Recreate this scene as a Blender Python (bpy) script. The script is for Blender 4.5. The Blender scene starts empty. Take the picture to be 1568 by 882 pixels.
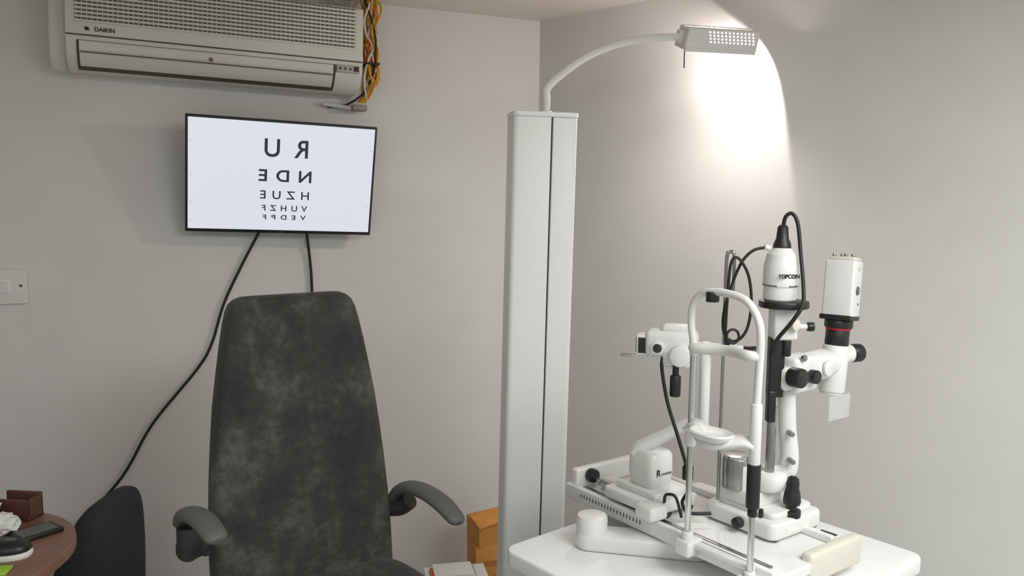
import bpy, bmesh, math, random
from mathutils import Vector, Matrix
random.seed(4)
S = bpy.context.scene
S.view_settings.view_transform = 'Standard'
ZO = 0.15   # height of working datum above the floor

# ------------------------------------------------------------------ materials
def lin(c):
    return tuple(((x/255)/12.92 if x/255 <= .04045 else ((x/255+.055)/1.055)**2.4) for x in c)
def mat(name, rgb, rough=.5, metal=0, var=.06, scale=30, bump=0.0, emit=None, es=0, alpha=1, coat=0):
    m = bpy.data.materials.new(name); m.use_nodes = True
    nt = m.node_tree; b = nt.nodes['Principled BSDF']
    c = lin(rgb)
    tc = nt.nodes.new('ShaderNodeTexCoord')
    nz = nt.nodes.new('ShaderNodeTexNoise'); nz.inputs['Scale'].default_value = scale; nz.inputs['Detail'].default_value = 4
    nt.links.new(tc.outputs['Object'], nz.inputs['Vector'])
    r = nt.nodes.new('ShaderNodeValToRGB')
    r.color_ramp.elements[0].position = .3; r.color_ramp.elements[1].position = .7
    r.color_ramp.elements[0].color = tuple(x*(1-var) for x in c)+(1,)
    r.color_ramp.elements[1].color = tuple(min(1, x*(1+var)) for x in c)+(1,)
    nt.links.new(nz.outputs['Fac'], r.inputs['Fac']); nt.links.new(r.outputs['Color'], b.inputs['Base Color'])
    b.inputs['Roughness'].default_value = rough; b.inputs['Metallic'].default_value = metal
    if coat: b.inputs['Coat Weight'].default_value = coat
    if bump:
        bp = nt.nodes.new('ShaderNodeBump'); bp.inputs['Strength'].default_value = bump; bp.inputs['Distance'].default_value = .002
        nt.links.new(nz.outputs['Fac'], bp.inputs['Height']); nt.links.new(bp.outputs['Normal'], b.inputs['Normal'])
    if emit:
        b.inputs['Emission Color'].default_value = lin(emit)+(1,); b.inputs['Emission Strength'].default_value = es
    if alpha < 1: b.inputs['Alpha'].default_value = alpha
    return m

M_wall = mat('wall_paint', (220,219,216), .85, var=.02, scale=6, bump=.05)
M_ceil = mat('ceiling_paint', (232,222,214), .9, var=.01, scale=5)
M_floor = mat('vinyl_floor', (184,184,180), .5, var=.1, scale=9)
M_white = mat('white_enamel', (234,235,234), .35, var=.01)
M_lampw = mat('lamp_white', (222,221,219), .4, var=.01)
M_col = mat('column_white', (234,235,233), .4, var=.01)
M_inst = mat('instrument_white', (222,223,220), .38, var=.02, scale=20)
M_cream = mat('cream_plastic', (212,209,196), .45, var=.02)
M_ac = mat('ac_plastic', (218,215,206), .45, var=.02, scale=8)
M_acd = mat('ac_dark', (82,74,66), .6)
M_acg = mat('ac_grille_back', (104,96,88), .6)
M_black = mat('black_plastic', (26,27,29), .4, var=.1)
M_rub = mat('black_cable', (22,22,24), .5)
M_dark = mat('dark_gap', (80,76,64), .8)
M_grey = mat('grey_plastic', (98,100,98), .55, var=.05)
M_greyd = mat('dark_grey_plastic', (52,54,54), .5, var=.08)
M_chrome = mat('chrome', (205,205,205), .18, metal=1, var=.01)
M_steel = mat('steel', (160,160,160), .3, metal=1, var=.03)
M_red = mat('red_ring', (170,20,50), .4)
M_yel = mat('yellow_wire', (214,160,40), .5)
M_org = mat('orange_wire', (190,100,30), .5)
M_wood = mat('desk_wood', (130,94,78), .4, var=.12, scale=12)
M_woodd = mat('red_wood', (92,56,48), .5, var=.15, scale=12)
M_card = mat('orange_carton', (208,144,70), .7, var=.08, scale=14)
M_cardd = mat('carton_brown', (170,112,56), .7, var=.08)
M_paper = mat('paper', (224,224,220), .8, var=.03)
M_green = mat('green_label', (160,200,60), .6)
M_orl = mat('orange_label', (220,90,30), .6)
M_clear = mat('frosted_acrylic', (225,228,228), .3, alpha=.3)
M_screen = mat('lcd_screen', (20,20,22), .3, var=0, emit=(226,229,240), es=.93)
M_letter = mat('optotype_black', (8,8,10), .6, emit=(45,46,54), es=1)
M_tick = mat('optotype_grey', (8,8,10), .6, emit=(185,188,200), es=1)
M_glow = mat('lamp_glow', (255,255,255), .5, emit=(255,250,244), es=1.6)
M_lens = mat('lens_glass', (20,22,28), .08, coat=1)
M_fab2 = mat('office_fabric', (42,44,49), .9, var=.2, scale=120, bump=.3)

def suede():
    m = bpy.data.materials.new('charcoal_suede'); m.use_nodes = True
    nt = m.node_tree; b = nt.nodes['Principled BSDF']
    tc = nt.nodes.new('ShaderNodeTexCoord')
    n1 = nt.nodes.new('ShaderNodeTexNoise'); n1.inputs['Scale'].default_value = 5.5; n1.inputs['Detail'].default_value = 6; n1.inputs['Roughness'].default_value=.62
    n2 = nt.nodes.new('ShaderNodeTexNoise'); n2.inputs['Scale'].default_value = 42; n2.inputs['Detail'].default_value = 5; n2.inputs['Roughness'].default_value=.7
    mx = nt.nodes.new('ShaderNodeMath'); mx.operation='MULTIPLY_ADD'; mx.inputs[1].default_value=.35
    r = nt.nodes.new('ShaderNodeValToRGB'); e = r.color_ramp.elements
    e[0].position=.54; e[0].color=lin((40,41,42))+(1,)
    e[1].position=.88; e[1].color=lin((98,96,90))+(1,)
    x = r.color_ramp.elements.new(.69); x.color=lin((57,57,55))+(1,)
    for n in (n1,n2): nt.links.new(tc.outputs['Object'], n.inputs['Vector'])
    nt.links.new(n2.outputs['Fac'], mx.inputs[0]); nt.links.new(n1.outputs['Fac'], mx.inputs[2])
    nt.links.new(mx.outputs[0], r.inputs['Fac']); nt.links.new(r.outputs['Color'], b.inputs['Base Color'])
    b.inputs['Roughness'].default_value=.85
    b.inputs['Sheen Weight'].default_value=.1
    bp = nt.nodes.new('ShaderNodeBump'); bp.inputs['Strength'].default_value=.3; bp.inputs['Distance'].default_value=.003
    nt.links.new(n2.outputs['Fac'], bp.inputs['Height']); nt.links.new(bp.outputs['Normal'], b.inputs['Normal'])
    return m
M_suede = suede()

# ------------------------------------------------------------------ helpers
def empty(name, loc, rz=0):
    e = bpy.data.objects.new(name, None); e.empty_display_size=.05
    S.collection.objects.link(e); e.location=loc; e.rotation_euler=(0,0,math.radians(rz)); return e
def fin(name, me, m, parent, loc=(0,0,0), rot=None, smooth=True, ang=35):
    me.materials.append(m)
    if smooth:
        for p in me.polygons: p.use_smooth=True
        me.set_sharp_from_angle(angle=math.radians(ang))
    o = bpy.data.objects.new(name, me); S.collection.objects.link(o)
    o.location = loc
    if rot is not None:
        o.rotation_euler = rot if not isinstance(rot,(int,float)) else (0,0,math.radians(rot))
    if parent: o.parent = parent
    return o
def rng(name, x, y, z, m, parent, bev=.003, rot=None, seg=3):
    c = ((x[0]+x[1])/2,(y[0]+y[1])/2,(z[0]+z[1])/2)
    return box(name,(abs(x[1]-x[0]),abs(y[1]-y[0]),abs(z[1]-z[0])),c,m,parent,bev,rot,seg)
def box(name, size, loc, m, parent, bev=.003, rot=None, seg=3):
    bm = bmesh.new(); bmesh.ops.create_cube(bm,size=1)
    bmesh.ops.scale(bm, vec=size, verts=bm.verts)
    if bev: bmesh.ops.bevel(bm, geom=bm.edges[:], offset=min(bev,min(size)*.45), segments=seg, affect='EDGES', profile=.5)
    me = bpy.data.meshes.new(name); bm.to_mesh(me); bm.free()
    return fin(name, me, m, parent, loc, rot)
def frames(pts):
    n=len(pts); T=[]
    for i in range(n):
        a=pts[max(0,i-1)]; b=pts[min(n-1,i+1)]; T.append((b-a).normalized())
    up = Vector((0,0,1)) if abs(T[0].z)<.9 else Vector((0,1,0))
    N=[(up - T[0]*up.dot(T[0])).normalized()]
    for i in range(1,n):
        v=N[-1]-T[i]*N[-1].dot(T[i]); N.append(v.normalized())
    return T,N
def sweep(name, pts, r, m, parent, n=10, sub=6, flat=1.0):
    P=[Vector(p) for p in pts]
    R = r if isinstance(r,(list,tuple)) else [r]*len(P)
    if sub>1 and len(P)>2:
        Q=[];RR=[]
        for i in range(len(P)-1):
            p0=P[max(i-1,0)];p1=P[i];p2=P[i+1];p3=P[min(i+2,len(P)-1)]
            for k in range(sub):
                t=k/sub
                Q.append(.5*((2*p1)+(p2-p0)*t+(2*p0-5*p1+4*p2-p3)*t*t+(3*p1-p0-3*p2+p3)*t**3))
                RR.append(R[i]*(1-t)+R[i+1]*t)
        Q.append(P[-1]);RR.append(R[-1]); P,R=Q,RR
    T,N=frames(P); vs=[];fs=[]
    for i,p in enumerate(P):
        B=T[i].cross(N[i])
        for k in range(n):
            a=2*math.pi*k/n
            vs.append(p+N[i]*math.cos(a)*R[i]*flat+B*math.sin(a)*R[i])
    for i in range(len(P)-1):
        for k in range(n):
            fs.append((i*n+k,i*n+(k+1)%n,(i+1)*n+(k+1)%n,(i+1)*n+k))
    fs.append(tuple(range(n-1,-1,-1))); fs.append(tuple((len(P)-1)*n+k for k in range(n)))
    me=bpy.data.meshes.new(name); me.from_pydata(vs,[],fs)
    return fin(name,me,m,parent,ang=50)
def lathe(name, prof, base, axis, m, parent, n=28):
    ax=Vector(axis).normalized(); up=Vector((0,0,1)) if abs(ax.z)<.9 else Vector((0,1,0))
    N=(up-ax*up.dot(ax)).normalized(); B=ax.cross(N); o=Vector(base); vs=[];fs=[]
    for d,r in prof:
        for k in range(n):
            a=2*math.pi*k/n; vs.append(o+ax*d+(N*math.cos(a)+B*math.sin(a))*r)
    for i in range(len(prof)-1):
        for k in range(n):
            fs.append((i*n+k,i*n+(k+1)%n,(i+1)*n+(k+1)%n,(i+1)*n+k))
    fs.append(tuple(range(n-1,-1,-1))); fs.append(tuple((len(prof)-1)*n+k for k in range(n)))
    me=bpy.data.meshes.new(name); me.from_pydata(vs,[],fs)
    return fin(name,me,m,parent,ang=30)
def cyl(name,a,b,r,m,parent,bev=.002,n=24,r2=None):
    a=Vector(a);b=Vector(b);L=(b-a).length; r2=r if r2 is None else r2; bev=min(bev,L*.3,r*.3)
    return lathe(name,[(0,r-bev),(bev*.3,r-bev*.3),(bev,r),(L-bev,r2),(L-bev*.3,r2-bev*.3),(L,r2-bev)],a,b-a,m,parent,n)
def prism(name, outline, z0, z1, m, parent, bev=.003, loc=(0,0,0), rot=None):
    bm=bmesh.new(); v=[bm.verts.new((x,y,z0)) for x,y in outline]; f=bm.faces.new(v)
    r=bmesh.ops.extrude_face_region(bm,geom=[f]); 
    bmesh.ops.translate(bm,vec=(0,0,z1-z0),verts=[g for g in r['geom'] if isinstance(g,bmesh.types.BMVert)])
    bmesh.ops.recalc_face_normals(bm,faces=bm.faces)
    if bev:
        ed=[e for e in bm.edges if abs(e.verts[0].co.z-e.verts[1].co.z)<1e-6]
        bmesh.ops.bevel(bm,geom=ed,offset=bev,segments=3,affect='EDGES',profile=.5)
    me=bpy.data.meshes.new(name); bm.to_mesh(me); bm.free()
    return fin(name,me,m,parent,loc,rot)
def rrect(x0,x1,y0,y1,r,n=6,rs=None):
    rs = rs or [r]*4
    out=[]
    for (cx,cy,a0,rr) in ((x1,y1,0,rs[0]),(x0,y1,90,rs[1]),(x0,y0,180,rs[2]),(x1,y0,270,rs[3])):
        sx = -1 if cx==x1 else 1; sy=-1 if cy==y1 else 1
        for k in range(n+1):
            a=math.radians(a0+90*k/n); out.append((cx+sx*rr+rr*math.cos(a), cy+sy*rr+rr*math.sin(a)))
    return out
def loft(name, rows, m, parent, n=40, ex=4):
    vs=[];fs=[]
    for z,cx,cy,hx,hy in rows:
        for k in range(n):
            a=2*math.pi*k/n; c=math.cos(a); s=math.sin(a)
            vs.append((cx+hx*math.copysign(abs(c)**(2/ex),c), cy+hy*math.copysign(abs(s)**(2/ex),s), z))
    for i in range(len(rows)-1):
        for k in range(n): fs.append((i*n+k,i*n+(k+1)%n,(i+1)*n+(k+1)%n,(i+1)*n+k))
    fs.append(tuple(range(n-1,-1,-1))); fs.append(tuple((len(rows)-1)*n+k for k in range(n)))
    me=bpy.data.meshes.new(name); me.from_pydata(vs,[],fs); return fin(name,me,m,parent,ang=60)
def text(name, s, size, m, parent, loc, R, mirror=False, ext=.0004, bold=0, sx=1, spacing=1):
    cu=bpy.data.curves.new(name,'FONT'); cu.body=s; cu.size=size; cu.align_x='CENTER'; cu.align_y='CENTER'; cu.extrude=ext; cu.offset=bold; cu.space_character=spacing
    t=bpy.data.objects.new(name,cu); S.collection.objects.link(t)
    dg=bpy.context.evaluated_depsgraph_get(); me=bpy.data.meshes.new_from_object(t.evaluated_get(dg))
    bpy.data.objects.remove(t)
    k=-1 if mirror else 1
    for v in me.vertices: v.co.x*=k*sx
    if mirror: me.flip_normals()
    me.materials.clear(); me.materials.append(m)
    o=bpy.data.objects.new(name,me); S.collection.objects.link(o); o.location=loc; o.rotation_euler=R; o.parent=parent
    return o

# ------------------------------------------------------------------ room
C0=(.11,3.634); CL=(-2.7,3.586-.4245*2.7); BL=(-2.7,-2.2); BR=(2.7,-2.2); CR=(2.7,3.634-.966*2.59)
H=2.33+ZO
def wall(name,a,b,m=M_wall,t=.1):
    a=Vector((*a,0));b=Vector((*b,0)); d=(b-a).normalized(); nrm=Vector((-d.y,d.x,0))
    vs=[a,b,b+nrm*t,a+nrm*t]; vs+= [v+Vector((0,0,H)) for v in vs]
    fs=[(0,1,2,3),(7,6,5,4),(0,4,5,1),(1,5,6,2),(2,6,7,3),(3,7,4,0)]
    me=bpy.data.meshes.new(name); me.from_pydata(vs,[],fs); bm=bmesh.new(); bm.from_mesh(me); bmesh.ops.recalc_face_normals(bm,faces=bm.faces); bm.to_mesh(me); bm.free()
    return fin(name,me,m,None,smooth=False)
wall('wall_front',CL,C0); wall('wall_right',C0,CR); wall('wall_side',CR,BR); wall('wall_back',BR,BL); wall('wall_left',BL,CL)
def slab(name,z0,z1,m):
    vs=[(x,y,z) for z in (z0,z1) for x,y in (C0,CL,BL,BR,CR)]
    fs=[(0,1,2,3,4),(9,8,7,6,5)]+[(i,(i+1)%5,5+(i+1)%5,5+i) for i in range(5)]
    me=bpy.data.meshes.new(name); me.from_pydata(vs,[],fs); bm=bmesh.new(); bm.from_mesh(me); bmesh.ops.recalc_face_normals(bm,faces=bm.faces); bm.to_mesh(me); bm.free()
    return fin(name,me,m,None,smooth=False)
slab('floor',-.08,0,M_floor); slab('ceiling',H,H+.08,M_ceil)

WA=math.degrees(math.atan(.4245)); WO=(0,3.586,ZO)

# ------------------------------------------------------------------ air conditioner (local: x along wall, -y into room)
ac=empty('air_conditioner',WO,WA)
acf=bpy.data.objects.new('unit_frame',None); S.collection.objects.link(acf); acf.parent=ac
# unit hangs slightly out of level about its centre
pv=Vector((-1.05,0,2.08)); acf.rotation_euler=(0,math.radians(1.3),0)
Rm=Matrix.Rotation(math.radians(1.3),3,'Y'); acf.location=pv-Rm@pv
ac_top=ac; ac=acf
xl,xr=-1.685,-.70
prof=[(0,1.970),(-.085,1.962),(-.125,1.970),(-.165,1.994),(-.19,2.03),(-.197,2.060),(-.2,2.080),(-.2,2.265),(-.15,2.28),(0,2.28)]
def xprism(name,prof,x0,x1,m,parent,bev=.004):
    vs=[];n=len(prof)
    for x in (x0,x1): vs+=[(x,y,z) for y,z in prof]
    fs=[tuple(range(n)),tuple(range(2*n-1,n-1,-1))]+[(i,(i+1)%n,n+(i+1)%n,n+i) for i in range(n)]
    bm=bmesh.new(); V=[bm.verts.new(v) for v in vs]
    for f in fs: bm.faces.new([V[i] for i in f])
    bmesh.ops.recalc_face_normals(bm,faces=bm.faces)
    if bev:
        ed=[e for e in bm.edges if len(e.link_faces)==2 and e.calc_face_angle(0)>.9]
        bmesh.ops.bevel(bm,geom=ed,offset=bev,segments=3,affect='EDGES',profile=.5)
    me=bpy.data.meshes.new(name); bm.to_mesh(me); bm.free(); return fin(name,me,m,parent)
xprism('body',prof,xl,xr,M_ac,ac,bev=.006)
xprism('side_cheek',[(y*.72,z) for y,z in prof],xl-.055,xl+.002,M_ac,ac,bev=.012)
rng('grille_recess',(xl+.03,xr-.03),(-.2015,-.19),(2.118,2.262),M_acg,ac,0)
for i in range(11):
    z=2.114+i*.0135
    rng('grille_slat_%d'%(i+1),(xl+.028,xr-.028),(-.207,-.199),(z,z+.0076),M_ac,ac,.0015,seg=2)
nv=60; bm=bmesh.new()
for i in range(nv):
    x=xl+.035+(xr-xl-.07)*i/(nv-1)
    g=bmesh.ops.create_cube(bm,size=1); bmesh.ops.scale(bm,vec=(.0022,.004,.14),verts=g['verts']); bmesh.ops.translate(bm,vec=(x,-.203,2.19),verts=g['verts'])
me=bpy.data.meshes.new('grille_ribs'); bm.to_mesh(me); bm.free(); fin('grille_ribs',me,M_ac,ac,smooth=False)
rng('panel_seam',(xl+.002,xr-.002),(-.2012,-.19),(2.070,2.0745),M_acd,ac,0)
def strip(name,x0,x1,pts,t,m):
    P=[(y,z) for y,z in pts]; q=[(y+t*.35,z+t) for y,z in reversed(P)]
    return xprism(name,P+q,x0,x1,m,ac,bev=0)
strip('outlet_gap',xl+.033,xr-.10,[(-.1985,2.050),(-.1935,2.028),(-.169,1.992),(-.128,1.967)],.01,M_acd)
strip('outlet_louvre',xl+.041,xr-.110,[(-.2025,2.048),(-.1975,2.028),(-.173,1.990),(-.15,1.9775)],.006,M_ac)
rng('outlet_lip',(xl+.043,xr-.112),(-.2015,-.197),(2.016,2.019),M_acd,ac,0)
cyl('louvre_button',(-1.235,-.193,2.032),(-1.235,-.204,2.030),.007,mat('brown_button',(128,92,78),.4),ac)
rng('display_panel',(xr-.098,xr-.012),(-.2025,-.19),(2.030,2.057),mat('ac_panel',(176,172,162),.4),ac,.002)
for i,x in enumerate((.085,.066,.047)):
    cyl('indicator_%d'%(i+1),(xr-x,-.2,2.043),(xr-x,-.2045,2.043),.0045,M_acd,ac)
rng('receiver_window',(xr-.035,xr-.016),(-.2035,-.2),(2.035,2.053),M_black,ac,.001)
text('logo_text','DAIKIN',.0185,M_black,ac,(xl+.118,-.2008,2.093),(math.pi/2,0,0),bold=.0005)
o=prism('logo_mark',[(-.007,-.005),(.007,-.005),(.004,.006),(-.009,.006)],-.0005,.0005,M_black,ac,0,loc=(xl+.066,-.2008,2.093)); o.rotation_euler=(math.pi/2,0,0)
ac=ac_top
# wiring bundle beside the air conditioner
wb=empty('wiring_bundle',WO,WA)
for i in range(22):
    x=xr+.036+random.uniform(0,.035); pts=[]
    y=-.03-random.uniform(0,.10)
    for k in range(9):
        pts.append((x+random.uniform(-.010,.012)+.010*math.sin(k*1.3+i),y+random.uniform(-.015,.015),2.325-k*.047))
    pts[-1]=(xr+.02+random.uniform(-.01,.03),-.05,1.935)
    sweep('wire_%d'%(i+1),pts,random.uniform(.003,.005),M_yel if i%3 else (M_paper if i%2 else M_org),wb,n=6,sub=4)
sweep('dark_wire',[(xr+.03,-.1,2.32),(xr+.06,-.13,2.2),(xr+.065,-.12,2.08),(xr+.04,-.06,1.98),(xr-.03,-.02,1.925),(xr-.10,-.012,1.915)],.004,M_rub,wb,n=6)
sweep('white_pipe',[(xr-.12,-.02,1.925),(xr-.06,-.03,1.918),(xr,-.05,1.91),(xr+.045,-.05,1.918)],.008,M_paper,wb,n=8)
box('pipe_end',(.06,.05,.022),(xr+.015,-.05,1.912),mat('pipe_grey',(150,140,130),.6),wb,.006)
rng('cable_tie',(xr+.024,xr+.08),(-.14,-.02),(2.07,2.078),M_black,wb,.002)

# ------------------------------------------------------------------ TV
tv=empty('wall_mounted_television',WO,WA)
tvb=bpy.data.objects.new('tilt_frame',None); S.collection.objects.link(tvb); tvb.parent=tv; tvb.location=(-.989,-.125,1.632); tvb.rotation_euler=(math.radians(13),math.radians(1.6),math.radians(-.6))
W,Hh=.683,.426
box('back_shell',(W-.01,.022,Hh-.01),(0,.016,0),M_black,tvb,.006)
box('bezel',(W,.014,Hh),(0,0,0),M_black,tvb,.003)
box('screen',(W-.018,.004,Hh-.022),(0,-.0065,.002),M_screen,tvb,0)
R90=(math.pi/2,0,0)
for nm,s,size,z,sx,sp in (('row_1','R  U',.094,.108,.95,1),('row_2','N D E',.062,.006,1.12,1.12),('row_3','H Z U E',.044,-.066,1.10,1.12),('row_4','V U H Z F',.031,-.116,1.10,1.15),('row_5','V E D P F',.025,-.151,1.28,1.25)):
    text(nm,s,size,M_letter,tvb,(.008,-.009,z),R90,mirror=True,bold=.0012 if size>.05 else .0005,sx=sx,spacing=sp)
for i,z in enumerate((.12,.0,-.1,-.17)):
    for sx in (-1,1):
        box('tick_%d'%(i*2+(sx>0)),(.012,.001,.0022),(sx*.322,-.009,z),M_tick,tvb,0)
text('bezel_logo','HDMI',.008,M_grey,tvb,(0,-.0085,-Hh/2+.005),R90)
rng('wall_bracket',(-1.09,-.88),(-.095,-.002),(1.58,1.68),M_black,tv,.004)
sweep('power_cable',[(-1.06,-.05,1.47),(-1.069,-.02,1.428),(-1.135,-.012,1.299),(-1.205,-.012,1.15),(-1.252,-.012,1.0),(-1.308,-.012,.903),(-1.470,-.012,.706),(-1.58,-.012,.515),(-1.745,-.012,.325),(-1.80,-.012,.2)],.0055,M_rub,tv,n=8)
sweep('signal_cable',[(-.891,-.05,1.47),(-.891,-.03,1.425),(-.878,-.014,1.32),(-.871,-.012,1.193),(-.87,-.012,.9),(-.9,-.012,.5)],.0055,M_rub,tv,n=8)

sw=empty('light_switch',WO,WA)
rng('plate',(-1.995,-1.855),(-.012,-.0005),(1.178,1.298),M_paper,sw,.003)
rng('rocker_frame',(-1.950,-1.906),(-.0145,-.01),(1.212,1.264),M_white,sw,.001)
rng('rocker',(-1.945,-1.911),(-.019,-.012),(1.217,1.259),M_paper,sw,.002)
cyl('screw_cap',(-1.874,-.011,1.242),(-1.874,-.0145,1.242),.005,M_grey,sw)

# ------------------------------------------------------------------ column + lamp
col=empty('refraction_unit_column',(.058,2.45,ZO),8)
col.rotation_euler=(0,math.radians(.9),math.radians(8))
prism('left_panel',rrect(-.098,.014,-.07,.06,.02,rs=[.006,.012,.016,.003]),-.14,1.795,M_col,col,.002)
prism('right_panel',rrect(.019,.092,-.069,.06,.02,rs=[.012,.006,.003,.012]),-.14,1.795,M_col,col,.002)
rng('groove',(.008,.026),(-.060,.05),(-.13,1.79),M_dark,col,0)
prism('top_cap',rrect(-.101,.095,-.074,.064,.02),1.795,1.810,M_white,col,.003)
lamp=empty('examination_lamp',(0,0,ZO))
sweep('arm',[(.094,2.45,1.804),(.096,2.45,1.85),(.098,2.452,1.886),(.150,2.49,1.938),(.228,2.54,1.996),(.334,2.61,2.046),(.452,2.68,2.077),(.550,2.732,2.091)],.0120,M_lampw,lamp,n=14)
cyl('arm_collar',(.094,2.45,1.805),(.094,2.45,1.818),.020,M_white,lamp)
ha=math.degrees(math.atan2(.05,.27))
hd=bpy.data.objects.new('head',None); S.collection.objects.link(hd); hd.parent=lamp; hd.location=(.667,2.757,2.090); hd.rotation_euler=(math.radians(20),math.radians(.6),math.radians(ha))
L2,D2,h2=.125,.046,.033
def panel(nm,vs):
    me=bpy.data.meshes.new(nm); me.from_pydata(vs,[],[(0,1,2,3)])
    o=fin(nm,me,M_lampw,hd,smooth=False); md=o.modifiers.new('t','SOLIDIFY'); md.thickness=.004; md.offset=0; return o
T4=[(-L2+.008,-D2+.008,h2),(L2,-D2+.008,h2),(L2,D2-.008,h2),(-L2+.008,D2-.008,h2)]
Bm=[(-L2,-D2,-h2),(L2-.006,-D2,-h2),(L2-.006,D2,-h2),(-L2,D2,-h2)]
# vented top: two strips with a slot between them
panel('housing_top_front',[T4[0],T4[1],(L2,-.006,h2),(-L2+.008,-.006,h2)])
panel('housing_top_rear',[(-L2+.008,.014,h2),(L2,.014,h2),T4[2],T4[3]])
panel('housing_front',[Bm[0],Bm[1],T4[1],T4[0]]); panel('housing_rear',[Bm[3],Bm[2],T4[2],T4[3]])
panel('housing_end_inner',[Bm[0],Bm[3],T4[3],T4[0]]); panel('housing_end_outer',[Bm[1],Bm[2],T4[2],T4[1]])
rng('rim_front',(-L2,L2-.006),(-D2-.004,-D2+.004),(-h2-.004,-h2+.008),M_lampw,hd,.002)
rng('joint',(-L2-.014,-L2+.012),(-.018,.018),(-.02,.022),M_lampw,hd,.005)
bm=bmesh.new()
for r in range(4):
    for c in range(12):
        z=.026-r*.0100; f=(z+h2)/(2*h2); y=-D2+.008*f-.0026
        x=-.046+c*.0135+r*.002
        g=bmesh.ops.create_circle(bm,cap_ends=True,segments=10,radius=.0030)
        bmesh.ops.rotate(bm,verts=g['verts'],matrix=Matrix.Rotation(math.pi/2,3,'X')); bmesh.ops.translate(bm,verts=g['verts'],vec=(x,y,z))
me=bpy.data.meshes.new('vent_holes'); bm.to_mesh(me); bm.free(); fin('vent_holes',me,M_glow,hd,smooth=False)
lathe('bulb',[(0,.012),(.01,.018),(.028,.020),(.036,.016),(.040,.006)],(.05,0,.020),(0,0,-1),M_glow,hd)
ps=bpy.data.objects.new('pull_frame',None); S.collection.objects.link(ps); ps.parent=lamp
cyl('pull_switch',(.551,2.708,2.056),(.551,2.708,1.988),.0022,M_black,ps,n=8)
def spot(name,loc,d,e,deg,blend,soft,c=(1,.89,.85)):
    l=bpy.data.lights.new(name,'SPOT'); l.energy=e; l.color=c; l.spot_size=math.radians(deg); l.spot_blend=blend; l.shadow_soft_size=soft
    o=bpy.data.objects.new(name,l); S.collection.objects.link(o); o.parent=lamp; o.location=loc
    o.rotation_euler=Vector(d).to_track_quat('-Z','Y').to_euler(); return o
spot('bulb_light',(.770,2.80,2.050),(-.26,.856,-.449),9.5,144,.07,.012)
spot('added_wash_down',(.66,2.755,2.045),(-.35,-.15,-.92),14,150,.9,.03)  # added spot for a soft downward wash; the head holds a single bulb
l3=bpy.data.lights.new('bulb_glow','POINT'); l3.energy=.6; l3.color=(1,.9,.84); l3.shadow_soft_size=.008
o=bpy.data.objects.new('bulb_glow',l3); S.collection.objects.link(o); o.parent=hd; o.location=(.0,0,.026)

# ------------------------------------------------------------------ examination chair (local -y = forward)
ch=empty('examination_chair',(-.562,2.2,ZO),36)
rec=lambda z:(z-.5)*.14
rows=[]
for z,w,t in ((.44,.25,.03),(.445,.262,.05),(.50,.268,.056),(.60,.268,.058),(.70,.265,.058),(.80,.259,.057),(.90,.250,.056),(1.0,.239,.055),(1.08,.226,.054),(1.16,.212,.052),(1.22,.200,.05),(1.255,.191,.047),(1.275,.182,.041),(1.288,.168,.03),(1.295,.150,.016),(1.297,.125,.004)):
    rows.append((z-.012,.012*(z-.5)/.8,rec(z)+.02,w*.965,t))
loft('backrest',rows,M_suede,ch,n=64,ex=5)
sr=[(.36,0,-.27,.25,.26),(.37,0,-.27,.27,.28),(.44,0,-.27,.28,.30),(.49,0,-.27,.275,.295),(.51,0,-.27,.25,.27),(.517,0,-.27,.2,.2)]
loft('seat',sr,M_suede,ch,n=64,ex=5)
cyl('pedestal',(0,-.25,-.11),(0,-.25,.37),.07,M_grey,ch)
prism('base_plate',rrect(-.3,.3,-.55,.1,.08),-.15,-.11,M_greyd,ch,.01)
rng('back_bracket',(-.12,.12),(.05,.09),(.30,.9),M_greyd,ch,.01)
rng('arm_beam',(-.28,.28),(.03,.08),(.61,.65),M_greyd,ch,.01)
sweep('armrest_bracket_right',[(.235,.05,.625),(.27,.04,.628),(.295,.01,.635),(.31,-.02,.66)],[.024,.028,.028,.026],M_greyd,ch,n=16)
sweep('armrest_pad_right',[(.280,.04,.645),(.288,.0,.690),(.300,-.05,.710),(.312,-.12,.711),(.324,-.19,.696),(.332,-.245,.670),(.333,-.26,.662)],[.022,.030,.033,.033,.033,.028,.014],M_grey,ch,n=18,flat=.58)
sweep('armrest_bracket_left',[(-.235,.06,.64),(-.30,.04,.64),(-.325,-.01,.66),(-.330,-.05,.70),(-.330,-.05,.735)],[.024,.028,.030,.032,.032],M_greyd,ch,n=16)
sweep('armrest_pad_left',[(-.335,-.01,.735),(-.335,-.05,.768),(-.330,-.10,.782),(-.322,-.16,.782),(-.314,-.215,.765),(-.312,-.23,.756)],[.026,.031,.033,.033,.030,.018],M_grey,ch,n=18,flat=.6)

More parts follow.
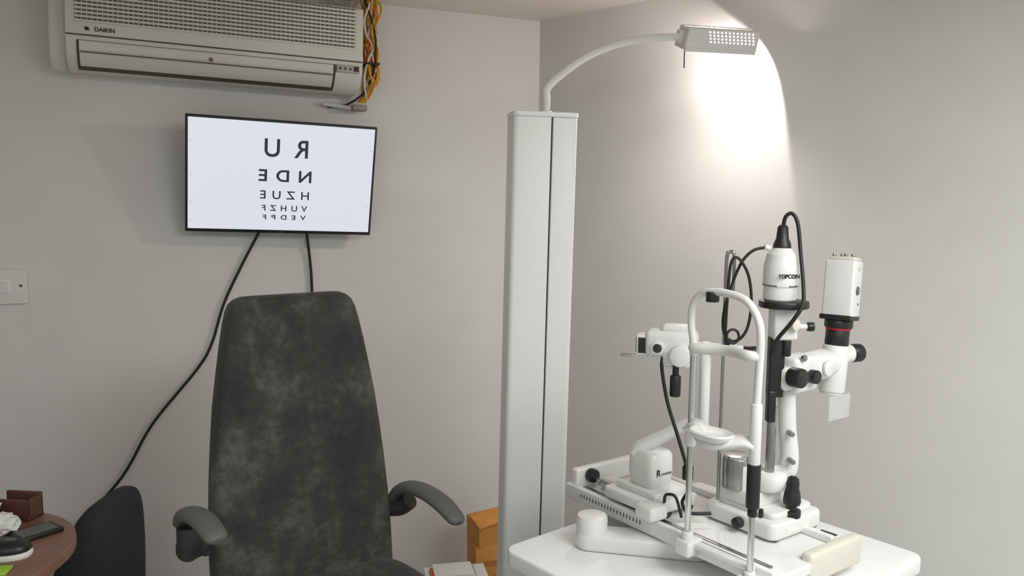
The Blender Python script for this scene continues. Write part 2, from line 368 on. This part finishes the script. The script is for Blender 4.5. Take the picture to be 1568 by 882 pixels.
# ------------------------------------------------------------------ office chair
oc=empty('office_chair',(-1.19,2.40,ZO),0)
rr=[]
for z,l,r,t in ((.16,-.12,-.02,.10),(.17,-.17,.0,.15),(.25,-.18,.02,.18),(.35,-.18,.024,.19),(.43,-.168,.026,.19),(.5,-.147,.027,.185),(.58,-.115,.026,.175),(.63,-.093,.025,.16),(.66,-.077,.022,.145),(.68,-.062,.018,.125),(.692,-.046,.01,.1),(.697,-.032,-.002,.06)):
    rr.append((z-.045,(l+r)/2,0,(r-l)/2,t))
loft('back',rr,M_fab2,oc,n=48,ex=3)
loft('seat',[(.16,-.12,-.02,.18,.18),(.18,-.12,-.02,.2,.2),(.23,-.12,-.02,.2,.2),(.25,-.12,-.02,.17,.17)],M_fab2,oc,n=40,ex=4)
cyl('gas_post',(-.12,0,-.08),(-.12,0,.17),.025,M_black,oc)
for i in range(5):
    a=2*math.pi*i/5+.2
    sweep('base_leg_%d'%(i+1),[(-.12,0,-.07),(-.12+.18*math.cos(a),.18*math.sin(a),-.1)],[.022,.014],M_black,oc,n=8)
    lathe('caster_%d'%(i+1),[(0,.018),(.004,.022),(.02,.022),(.024,.018)],(-.12+.18*math.cos(a)-.012,.18*math.sin(a),-.127),(1,0,0),M_black,oc,n=16)

# ------------------------------------------------------------------ waste bin
bn=empty('waste_bin',(-1.44,2.72,ZO))
lathe('bin_body',[(0,.09),(.006,.095),(.51,.118),(.512,.124),(.53,.124),(.532,.119),(.525,.113),(.03,.088)],(0,0,-.15),(0,0,1),M_white,bn)

# ------------------------------------------------------------------ desk and items
dk=empty('desk',(0,0,ZO))
DZ=.738
prism('desk_top',rrect(-2.3,-1.025,1.58,2.06,.05,n=12,rs=[.27,.01,.01,.12]),DZ-.028,DZ,M_wood,dk,.004)
rng('side_panel',(-1.28,-1.255),(1.66,1.94),(-.15,DZ-.028),M_wood,dk,.002)
rng('far_panel',(-2.28,-2.255),(1.66,1.94),(-.15,DZ-.028),M_wood,dk,.002)
rng('modesty_panel',(-2.255,-1.28),(1.90,1.92),(.2,DZ-.028),M_wood,dk,.002)
fb=empty('file_box',(-1.24,1.99,DZ+ZO),-6)
rng('panel_front',(-.06,.035),(-.01,.0),(0,.055),M_woodd,fb,.003)
rng('panel_side',(.025,.035),(-.01,.045),(0,.055),M_woodd,fb,.003)
rng('panel_rear',(-.06,.035),(.035,.045),(0,.062),M_woodd,fb,.003)
rng('bottom',(-.06,.035),(-.01,.045),(0,.01),M_woodd,fb,.002)
tb=empty('tablet',(-1.150,1.90,DZ+ZO),-35)
rng('tablet_body',(-.035,.035),(-.045,.055),(.000,.012),M_black,tb,.003)
rng('tablet_screen',(-.027,.027),(-.037,.045),(.011,.0128),M_grey,tb,0)
ca=empty('computer_mouse',(-1.160,1.785,DZ+ZO),8)
loft('trim',[(.0,0,-.004,.068,.036),(.006,0,-.004,.070,.038),(.012,0,-.004,.066,.036)],M_paper,ca,ex=2.6)
loft('body',[(.006,0,0,.062,.031),(.014,0,0,.066,.036),(.028,0,0,.058,.031),(.036,0,0,.035,.02)],M_black,ca,ex=2.6)
rng('scroll_wheel',(.012,.035),(-.004,.004),(.03,.038),M_grey,ca,.002)
def crumple(name,loc,r,m,parent,sq=.6,seed=1,amp=.35):
    rnd=random.Random(seed); bm=bmesh.new(); bmesh.ops.create_icosphere(bm,subdivisions=3,radius=r)
    ph=[(rnd.uniform(0,6),rnd.uniform(2,5)) for _ in range(6)]
    for v in bm.verts:
        n=v.co.normalized(); k=sum(abs(math.sin(p+f*(n.x*(i%2+1)+n.y*(i%3)-n.z*(i%4)))) for i,(p,f) in enumerate(ph))/6
        v.co*= (1-amp)+2*amp*k; v.co+=Vector([rnd.uniform(-1,1)*r*.06 for _ in range(3)]); v.co.z*=sq
    z0=min(v.co.z for v in bm.verts)
    for v in bm.verts: v.co.z-=z0
    me=bpy.data.meshes.new(name); bm.to_mesh(me); bm.free(); return fin(name,me,m,parent,loc,smooth=False)
ti=empty('crumpled_paper',(-1.235,1.895,DZ+ZO))
crumple('wad_1',(0.01,0,.0),.032,M_paper,ti,.7,3,.45); crumple('wad_2',(-.06,.02,.0),.04,M_paper,ti,.9,8,.45)
ei=empty('eyeglass_case',(-1.37,2.0,DZ+ZO)); loft('shell',[(0,0,0,.05,.03),(.02,0,0,.055,.035),(.07,0,0,.04,.03),(.085,0,0,.02,.015)],M_black,ei,ex=2.4)
sn=empty('sticky_note',(-1.125,1.70,DZ+ZO),10); rng('note',(-.05,.035),(-.022,.02),(.000,.006),M_green,sn,.001)

# ------------------------------------------------------------------ cartons in corner
cb=empty('carton_stack',(-.075,3.25,ZO),18)
rng('carton_1',(-.095,.09),(-.07,.07),(-.15,-.065),M_card,cb,.002)
rng('carton_2',(-.09,.09),(-.07,.07),(-.065,.035),M_cardd,cb,.002)
rng('carton_3',(-.085,.09),(-.065,.07),(.035,.165),M_card,cb,.002)
box('carton_4',(.17,.12,.10),(.0,.0,.217),M_card,cb,.002,rot=(math.radians(2),math.radians(-2),math.radians(10)))
box('carton_flap',(.12,.08,.003),(-.03,-.06,.278),M_card,cb,0,rot=(math.radians(18),math.radians(-8),math.radians(10)))
box('carton_window',(.05,.001,.02),(-.02,-.0625,.215),M_cardd,cb,0,rot=(math.radians(2),math.radians(-2),math.radians(10)))
rng('carton_label',(-.05,.02),(-.067,-.064),(.08,.1),M_cardd,cb,0)
pk=empty('medicine_boxes',(-.20,3.0,ZO),12)
rng('outer_box_1',(-.12,.12),(-.09,.09),(-.15,-.03),M_paper,pk,.002)
rng('outer_box_2',(-.125,.11),(-.085,.09),(-.03,.095),M_paper,pk,.002)
for i,(c,w) in enumerate(((M_orl,.05),(M_paper,.045),(M_green,.04),(M_paper,.05),(M_orl,.035))):
    x=-.12+i*.048
    rng('small_box_%d'%(i+1),(x,x+.044),(-.08,.08),(.095,.128+.004*(i%2)),c if i%2 else M_paper,pk,.0015)
    rng('box_label_%d'%(i+1),(x+.006,x+.038),(-.082,-.079),(.101,.12),c,pk,0)
rng('blister_1',(-.10,.03),(-.06,.05),(.13,.14),M_orl,pk,.001); rng('blister_2',(-.09,.06),(-.05,.06),(.14,.149),M_paper,pk,.001)

# ------------------------------------------------------------------ instrument table
BA=-50
tbl=empty('instrument_table',(-.018,1.76,ZO),BA)
prism('table_top',rrect(0,.62,0,.71,.03,n=8,rs=[.03,.02,.035,.03]),.742,.78,M_white,tbl,.006)
prism('cabinet',rrect(.03,.59,.03,.68,.02),-.15,.742,M_white,tbl,.003)
rng('drawer_front',(.026,.032),(.06,.64),(.45,.70),M_white,tbl,.001)
rng('cable_slot',(.40,.44),(.585,.66),(.7795,.7812),M_black,tbl,0)

# sliding platform with swing arm
pf=empty('sliding_platform',(.14,1.97,ZO),-54)
cyl('pivot_foot',(.187,-.080,.7805),(.187,-.080,.856),.035,M_inst,pf,bev=.008,n=36)
prism('swing_arm',rrect(-.036,.26,-.036,.036,.035,n=10),.7805,.819,M_inst,pf,.008,loc=(.187,-.080,0),rot=42)
rng('platform',(0,.61),(0,.275),(.822,.846),M_inst,pf,.004)
rng('front_rim',(.0,.61),(-.002,.014),(.822,.858),M_inst,pf,.003)
rng('rear_rail',(.03,.58),(.235,.25),(.846,.862),M_inst,pf,.003)
rng('front_rail',(.03,.58),(.03,.042),(.846,.850),M_steel,pf,.002)
rng('platform_hub',(.25,.40),(.03,.2),(.80,.824),M_inst,pf,.005)
rng('end_bracket_left',(.005,.03),(.01,.265),(.846,.895),M_inst,pf,.005)
rng('end_bracket_foot',(.03,.045),(.22,.265),(.846,.89),M_inst,pf,.004)
rng('end_bracket_right',(.585,.612),(.12,.30),(.80,.862),M_cream,pf,.008)
for i in range(20):
    x=.06+i*.0105
    box('tooth_slot_%d'%(i+1),(.003,.001,.009),(x,-.0022,.842),M_dark,pf,0)
cyl('rail_wheel',(.032,.05,.878),(.05,.05,.878),.017,M_black,pf)
cyl('rail_rod',(.05,.05,.874),(.128,.05,.872),.006,M_chrome,pf)
rng('rod_cover',(.05,.125),(.07,.11),(.846,.872),M_inst,pf,.006)

# ------------------------------------------------------------------ keratometer
kt=empty('keratometer',(.14,1.97,ZO),-54)
rng('slider_base',(.135,.30),(.0,.145),(.864,.892),M_inst,kt,.008)
rng('slider_step',(.155,.285),(.02,.13),(.89,.908),M_inst,kt,.006)
rng('slider_block',(.262,.315),(-.025,.03),(.860,.893),M_inst,kt,.008)
for i,(x,y) in enumerate(((.16,.06),(.16,.13),(.28,.13),(.28,.06))): cyl('roller_%d'%(i+1),(x-.008,y,.859),(x+.008,y,.859),.012,M_greyd,kt,n=16)
loft('housing',[(.905,.222,.066,.034,.030),(.91,.222,.066,.038,.034),(.94,.222,.066,.042,.038),(.98,.222,.066,.041,.037),(.989,.222,.066,.036,.032)],M_inst,kt,ex=5)
text('housing_mark','R',.022,M_black,kt,(.2645,.048,.945),(math.pi/2,0,math.pi/2),bold=.0002)
text('housing_text','MARSDEN',.0075,M_grey,kt,(.2645,.074,.941),(math.pi/2,0,math.pi/2))
sweep('sloping_arm',[(.192,.045,.975),(.205,.052,.992),(.25,.078,1.025),(.30,.10,1.060),(.335,.112,1.072)],[.020,.021,.018,.016,.015],M_inst,kt,n=16,flat=.8)
cyl('upright',(.333,.112,1.06),(.333,.112,1.25),.012,M_inst,kt)
axd=Vector((.80,.6,0)).normalized()
ra=math.degrees(math.atan2(.6,.8))
def K(d,s,z):
    p=Vector((.225,.03,0))+axd*d+Vector((axd.y,-axd.x,0))*s; return (p.x,p.y,z)
box('optical_head',(.115,.062,.060),K(.062,0,1.243),M_inst,kt,.014,rot=ra,seg=4)
box('head_top',(.07,.045,.02),K(.075,0,1.276),M_inst,kt,.008,rot=ra)
box('lens_hood',(.024,.046,.046),K(-.002,0,1.238),M_inst,kt,.003,rot=ra)
box('lens_opening',(.006,.034,.034),K(-.013,0,1.238),M_lens,kt,.002,rot=ra)
box('lens_window_side',(.018,.002,.034),K(0,.0235,1.238),M_black,kt,0,rot=ra)
cyl('measuring_pin',K(-.05,.01,1.212),K(.01,.01,1.212),.0035,M_chrome,kt)
cyl('side_lens_ring',K(.035,.025,1.236),K(.035,.040,1.236),.015,M_inst,kt)
cyl('side_lens',K(.035,.0395,1.236),K(.035,.0415,1.236),.010,M_lens,kt)
cyl('eyepiece_barrel',K(.10,0,1.235),K(.215,.0,1.235),.015,M_inst,kt,r2=.012)
cyl('eyepiece_knob',K(.215,0,1.233),K(.245,0,1.233),.014,M_black,kt)
cyl('side_drum',K(.085,.02,1.222),K(.085,.052,1.222),.024,M_inst,kt,bev=.006)
box('under_body',(.06,.045,.03),K(.075,.01,1.208),M_inst,kt,.008,rot=ra)
cyl('focus_handle',K(.075,.03,1.20),K(.075,.03,1.175),.007,M_black,kt)
cyl('focus_grip',K(.075,.03,1.178),K(.075,.03,1.13),.012,M_black,kt,bev=.004)
sweep('supply_cable',[K(.045,.02,1.215),K(.045,.03,1.19),K(.06,.04,1.12),K(.085,.05,1.05),K(.105,.055,.99),K(.11,.055,.965)],.004,M_rub,kt,n=8)
cyl('cable_plug',K(.11,.055,.985),K(.11,.055,.955),.012,M_black,kt)
sweep('lower_cable',[K(.11,.055,.957),K(.112,.055,.93),K(.10,.05,.90),K(.115,.04,.875),K(.16,.02,.872)],.004,M_rub,kt,n=8)
sweep('loop_cable',[K(.06,.04,.893),K(.065,.055,.915),K(.085,.065,.918),K(.095,.06,.89),K(.10,.06,.87)],.0035,M_rub,kt,n=8)

# ------------------------------------------------------------------ slit lamp
sl=empty('slit_lamp',(.14,1.97,ZO),-54)
def T(d,f,z): # offset from tower axis: d across, f toward the patient-side operator
    return (.45+.588*d+.809*f,.2+.809*d-.588*f,z)
rp=(.412,-.018); fp=(.570,-.018)
def hp(s,da=0,z=0):
    return (rp[0]+(fp[0]-rp[0])*s, rp[1]+(fp[1]-rp[1])*s+da, 1.55-(1.55-z)*.963 if z>.9 else z)
rng('rear_foot_plate',(.392,.432),(-.036,.012),(.828,.862),M_inst,sl,.006); rng('front_foot_plate',(.55,.59),(-.036,.012),(.815,.842),M_inst,sl,.006)
cyl('rear_foot',hp(0,0,.85),hp(0,0,.878),.012,M_inst,sl); cyl('rear_rod',hp(0,0,.87),hp(0,0,1.245),.0065,M_chrome,sl)
cyl('front_foot',hp(1,0,.835),hp(1,0,.852),.011,M_inst,sl); cyl('front_rod',hp(1,0,.84),hp(1,0,1.16),.0065,M_chrome,sl)
cyl('rear_sleeve',hp(0,0,1.04),hp(0,0,1.09),.011,M_inst,sl)
cyl('front_sleeve',hp(1,0,1.040),hp(1,0,1.165),.0110,M_inst,sl)
cyl('front_grip',hp(1,0,.955),hp(1,0,1.045),.0130,M_black,sl,bev=.003)
cyl('front_collar',hp(1,0,.938),hp(1,0,.957),.009,M_black,sl)
sweep('head_arch',[hp(0,0,1.235),hp(-.01,0,1.265),hp(-.05,0,1.30),hp(-.03,0,1.34),hp(.10,0,1.366),hp(.3,0,1.373),hp(.55,0,1.372),hp(.8,0,1.362),hp(.97,0,1.33),hp(1.02,0,1.29),hp(1.01,0,1.22),hp(1,0,1.16)],.0076,M_inst,sl,n=14)
sweep('forehead_band',[hp(0,0,1.252),hp(.1,-.012,1.253),hp(.5,.006,1.256),hp(.9,-.012,1.258),hp(1,0,1.258)],[.008,.010,.010,.010,.008],M_paper,sl,n=12,flat=1.1)
sweep('chin_rest_bar',[hp(-.05,0,1.075),hp(.15,-.006,1.09),hp(.5,-.03,1.075),hp(.85,-.006,1.085),hp(1.02,0,1.08)],[.014,.019,.026,.021,.014],M_inst,sl,n=16,flat=.5)
_c=hp(.5,-.03,1.09)
loft('chin_cup',[(_c[2]-.012,_c[0],_c[1],.03,.02),(_c[2]-.007,_c[0],_c[1],.043,.030),(_c[2]+.003,_c[0],_c[1],.047,.033),(_c[2]+.006,_c[0],_c[1],.044,.03),(_c[2]+.001,_c[0],_c[1],.028,.018)],M_inst,sl,ex=2.6)
rng('foot_bar',(.41,.57),(-.020,.008),(.846,.858),M_inst,sl,.005)
cyl('fixation_clamp',hp(.28,0,1.352),hp(.28,0,1.373),.013,M_black,sl)
sweep('fixation_rod',[(.366,.13,.90),(.366,.13,1.1),(.366,.13,1.3),(.366,.13,1.43),(.370,.135,1.448),(.378,.14,1.44),(.378,.14,1.36)],.0038,M_steel,sl,n=8)
# base
prism('base',rrect(.325,.515,.130,.305,.02,n=5),.850,.888,M_inst,sl,.008)
prism('base_step',rrect(.345,.50,.150,.29,.018,n=5),.886,.902,M_inst,sl,.006)
prism('stage',rrect(.345,.455,.145,.25,.014,n=5),.90,.935,M_inst,sl,.006)
rng('base_label',(.513,.5158),(.17,.25),(.862,.875),M_paper,sl,0)
cyl('lock_screw',(.43,.128,.87),(.43,.112,.87),.012,M_black,sl)
cyl('lock_pin',(.47,.145,.89),(.47,.145,.908),.005,M_black,sl)
for i,(x,y) in enumerate(((.34,.15),(.34,.285),(.50,.285),(.5,.15))): cyl('wheel_%d'%(i+1),(x-.01,y,.86),(x+.01,y,.86),.013,M_greyd,sl,n=16)
lathe('joystick',[(0,.012),(.02,.011),(.022,.017),(.03,.019),(.045,.017),(.06,.013),(.065,.014),(.078,.012),(.083,.006)],(.495,.215,.888),(-.05,.1,1),M_black,sl)
cyl('joystick_boot',(.495,.215,.884),(.495,.215,.90),.02,M_black,sl)
cyl('pivot_drum',(.39,.16,.93),(.39,.16,.998),.031,M_steel,sl,bev=.003)
cyl('pivot_cap',(.39,.16,.996),(.39,.16,1.004),.029,M_chrome,sl)
cyl('pivot_inner',(.40,.178,.93),(.40,.178,.985),.036,M_inst,sl)
loft('pivot_arm',[(.935,.425,.195,.05,.03),(.94,.425,.195,.056,.035),(.965,.43,.2,.056,.035),(.975,.43,.2,.046,.03)],M_inst,sl,ex=2.6)
sweep('microscope_arm',[(.40,.18,.965),(.43,.21,.955),(.455,.242,.965),(.46,.25,1.0),(.455,.246,1.06),(.452,.243,1.12),(.45,.24,1.17)],[.02,.022,.022,.02,.019,.019,.02],M_inst,sl,n=16)
cyl('arm_screw_1',(.47,.235,1.0),(.49,.222,1.0),.006,M_steel,sl)
cyl('arm_screw_2',(.465,.235,1.06),(.485,.222,1.06),.006,M_steel,sl)
# illumination tower
box('tower_column',(.032,.026,.13),T(.0,0,1.205),M_black,sl,.004,rot=54)
box('tower_column_lower',(.018,.022,.07),T(-.008,.004,1.12),M_black,sl,.004,rot=54)
cyl('column_knurl',T(.018,.01,1.23),T(.018,.01,1.265),.010,M_black,sl)
cyl('tower_neck',T(-.004,.004,.93),T(-.004,.004,1.12),.010,M_steel,sl)
box('mirror_housing',(.052,.046,.075),T(.012,0,1.302),M_inst,sl,.007,rot=54)
cyl('filter_lever',T(.035,0,1.292),T(.064,0,1.292),.006,M_inst,sl); cyl('filter_knob',T(.064,0,1.292),T(.078,0,1.292),.010,M_black,sl)
cyl('setting_dial',T(.025,.025,1.30),T(.03,.035,1.30),.012,M_cream,sl)
cyl('filter_ring',T(.012,0,1.333),T(.012,0,1.348),.052,M_black,sl,bev=.003)
lathe('lamp_housing',[(0,.030),(.004,.034),(.030,.034),(.032,.036),(.075,.036),(.08,.034),(.098,.031),(.108,.022),(.112,.018)],T(.002,0,1.348),(0.02,0.0,1),M_inst,sl)
lathe('housing_seam',[(0,.0365),(.003,.0365)],T(.0025,0,1.380),(0.02,0.0,1),M_grey,sl)
lathe('lamp_cap',[(0,.019),(.01,.018),(.022,.013),(.045,.011),(.05,.007)],T(.003,0,1.458),(0,0,1),M_black,sl)
text('housing_text','TOPCON',.0115,M_black,sl,T(.008,.0368,1.402),(math.pi/2,0,math.radians(54+12)),bold=.0004)
cyl('cable_socket',T(-.034,0,1.462),T(-.022,0,1.458),.006,M_paper,sl)
sweep('lamp_cable',[T(.003,0,1.50),T(.006,.005,1.525),T(.018,.01,1.532),T(.029,.015,1.51),T(.034,.025,1.45),T(.036,.045,1.38),T(.03,.06,1.345),T(.01,.06,1.31),T(-.012,.04,1.27),T(-.012,.02,1.24)],.0042,M_rub,sl,n=8)
sweep('looped_cable',[T(-.025,0,1.46),T(-.055,.0,1.455),T(-.08,0,1.43),T(-.10,0,1.38),T(-.115,0,1.32),T(-.112,0,1.275),T(-.09,.005,1.26),T(-.068,.01,1.285),T(-.06,.01,1.34),T(-.068,.01,1.40),T(-.09,.01,1.437),T(-.105,.01,1.43),T(-.11,.01,1.38),T(-.112,.01,1.26),T(-.10,.01,1.262)],.0032,M_rub,sl,n=8)
pts=[T(-.098+.013*math.cos(a),.015,1.272+.015*math.sin(a)) for a in [i*math.pi/5 for i in range(11)]]
sweep('cable_ring',pts,.0028,M_rub,sl,n=8,sub=3)
# microscope
rng('microscope_body',(.428,.485),(.225,.31),(1.145,1.225),M_inst,sl,.012)
rng('microscope_front',(.432,.478),(.20,.235),(1.155,1.205),M_inst,sl,.008)
cyl('magnification_drum',(.455,.30,1.19),(.455,.375,1.195),.034,M_inst,sl,bev=.006)
cyl('binocular_base',(.455,.365,1.19),(.455,.40,1.19),.026,M_inst,sl,bev=.004)
cyl('focus_knob',(.478,.215,1.187),(.51,.215,1.187),.021,M_black,sl,bev=.004)
cyl('magnifier_knob',(.485,.275,1.182),(.505,.275,1.182),.015,M_black,sl,bev=.003)
cyl('drum_ring',(.49,.33,1.195),(.497,.33,1.195),.018,M_inst,sl)
cyl('small_screw',(.484,.245,1.225),(.493,.245,1.225),.007,M_steel,sl)
tl=Vector((.0,.10,1)).normalized()
bc=Vector((.455,.405,1.125))
def C(h): return tuple(bc+tl*h)
cyl('camera_tube',C(0),C(.108),.029,M_inst,sl,bev=.004)
cyl('tube_step',C(-.006),C(.03),.025,M_inst,sl)
cyl('adapter',C(.108),C(.145),.026,M_black,sl)
cyl('adapter_ring_red',C(.143),C(.148),.0275,M_red,sl,bev=.0005)
cyl('adapter_top',C(.148),C(.166),.031,M_black,sl)
cam_tilt=-math.atan(.10)
box('camera_body',(.066,.062,.135),C(.234),M_inst,sl,.005,rot=(cam_tilt,0,math.radians(14)))
box('camera_base',(.07,.066,.012),C(.172),M_black,sl,.003,rot=(cam_tilt,0,math.radians(14)))
box('camera_top_plate',(.055,.052,.01),C(.305),M_cream,sl,.003,rot=(cam_tilt,0,math.radians(14)))
for i,(dx,dy) in enumerate(((-.02,-.015),(.0,-.015),(.018,0),(-.01,.015))):
    p=Vector(C(.308))+Vector((dx,dy,0)); cyl('camera_port_%d'%(i+1),p,p+tl*.010,.004,M_steel,sl,n=12)
# buttons on the camera face turned to the table front (local +x)
def Cs(h,s,off=0):
    p=Vector(C(h)); g=math.radians(14); d=Vector((math.cos(g),math.sin(g),0)); e=Vector((-math.sin(g),math.cos(g),0)); return p+d*s+e*off
cyl('camera_button',Cs(.235,.032),Cs(.235,.036),.010,M_grey,sl); cyl('camera_button_inner',Cs(.235,.035),Cs(.235,.0375),.006,M_steel,sl)
cyl('camera_notch',Cs(.288,.03),Cs(.288,.0345),.008,M_cream,sl); cyl('camera_button_small',Cs(.203,.032,.012),Cs(.203,.0345,.012),.003,M_greyd,sl)
cyl('eyepiece_tube',(.455,.405,1.205),(.47,.455,1.212),.020,M_inst,sl); cyl('eyepiece_cup',(.47,.45,1.212),(.478,.478,1.212),.021,M_black,sl,bev=.004)
box('breath_shield',(.003,.08,.055),(.48,.40,1.095),M_clear,sl,0)

# ------------------------------------------------------------------ lights
def area(name,loc,sx,sy,e,c):
    l=bpy.data.lights.new(name,'AREA'); l.shape='RECTANGLE'; l.size=sx; l.size_y=sy; l.energy=e; l.color=c
    o=bpy.data.objects.new(name,l); S.collection.objects.link(o); o.location=loc; return o
area('ceiling_panel_light',(1.3,.3,H-.02),1.4,1.4,60,(.975,1,.99))
area('ceiling_panel_light.001',(-.6,-1.1,H-.02),1.6,1.0,23,(.96,1,.99))
w=bpy.data.worlds.new('World'); S.world=w; w.use_nodes=True
w.node_tree.nodes['Background'].inputs[0].default_value=(.8,.85,.9,1); w.node_tree.nodes['Background'].inputs[1].default_value=.2

# ------------------------------------------------------------------ camera
cd=bpy.data.cameras.new('camera'); cd.lens=28.7; cd.sensor_width=36; cd.clip_start=.02
co=bpy.data.objects.new('camera',cd); S.collection.objects.link(co)
Mx=Matrix.Translation((0,0,1.55+ZO)) @ Matrix.Rotation(math.radians(90-6),4,'X') @ Matrix.Rotation(.010,4,'Z')
co.matrix_world=Mx
S.camera=co
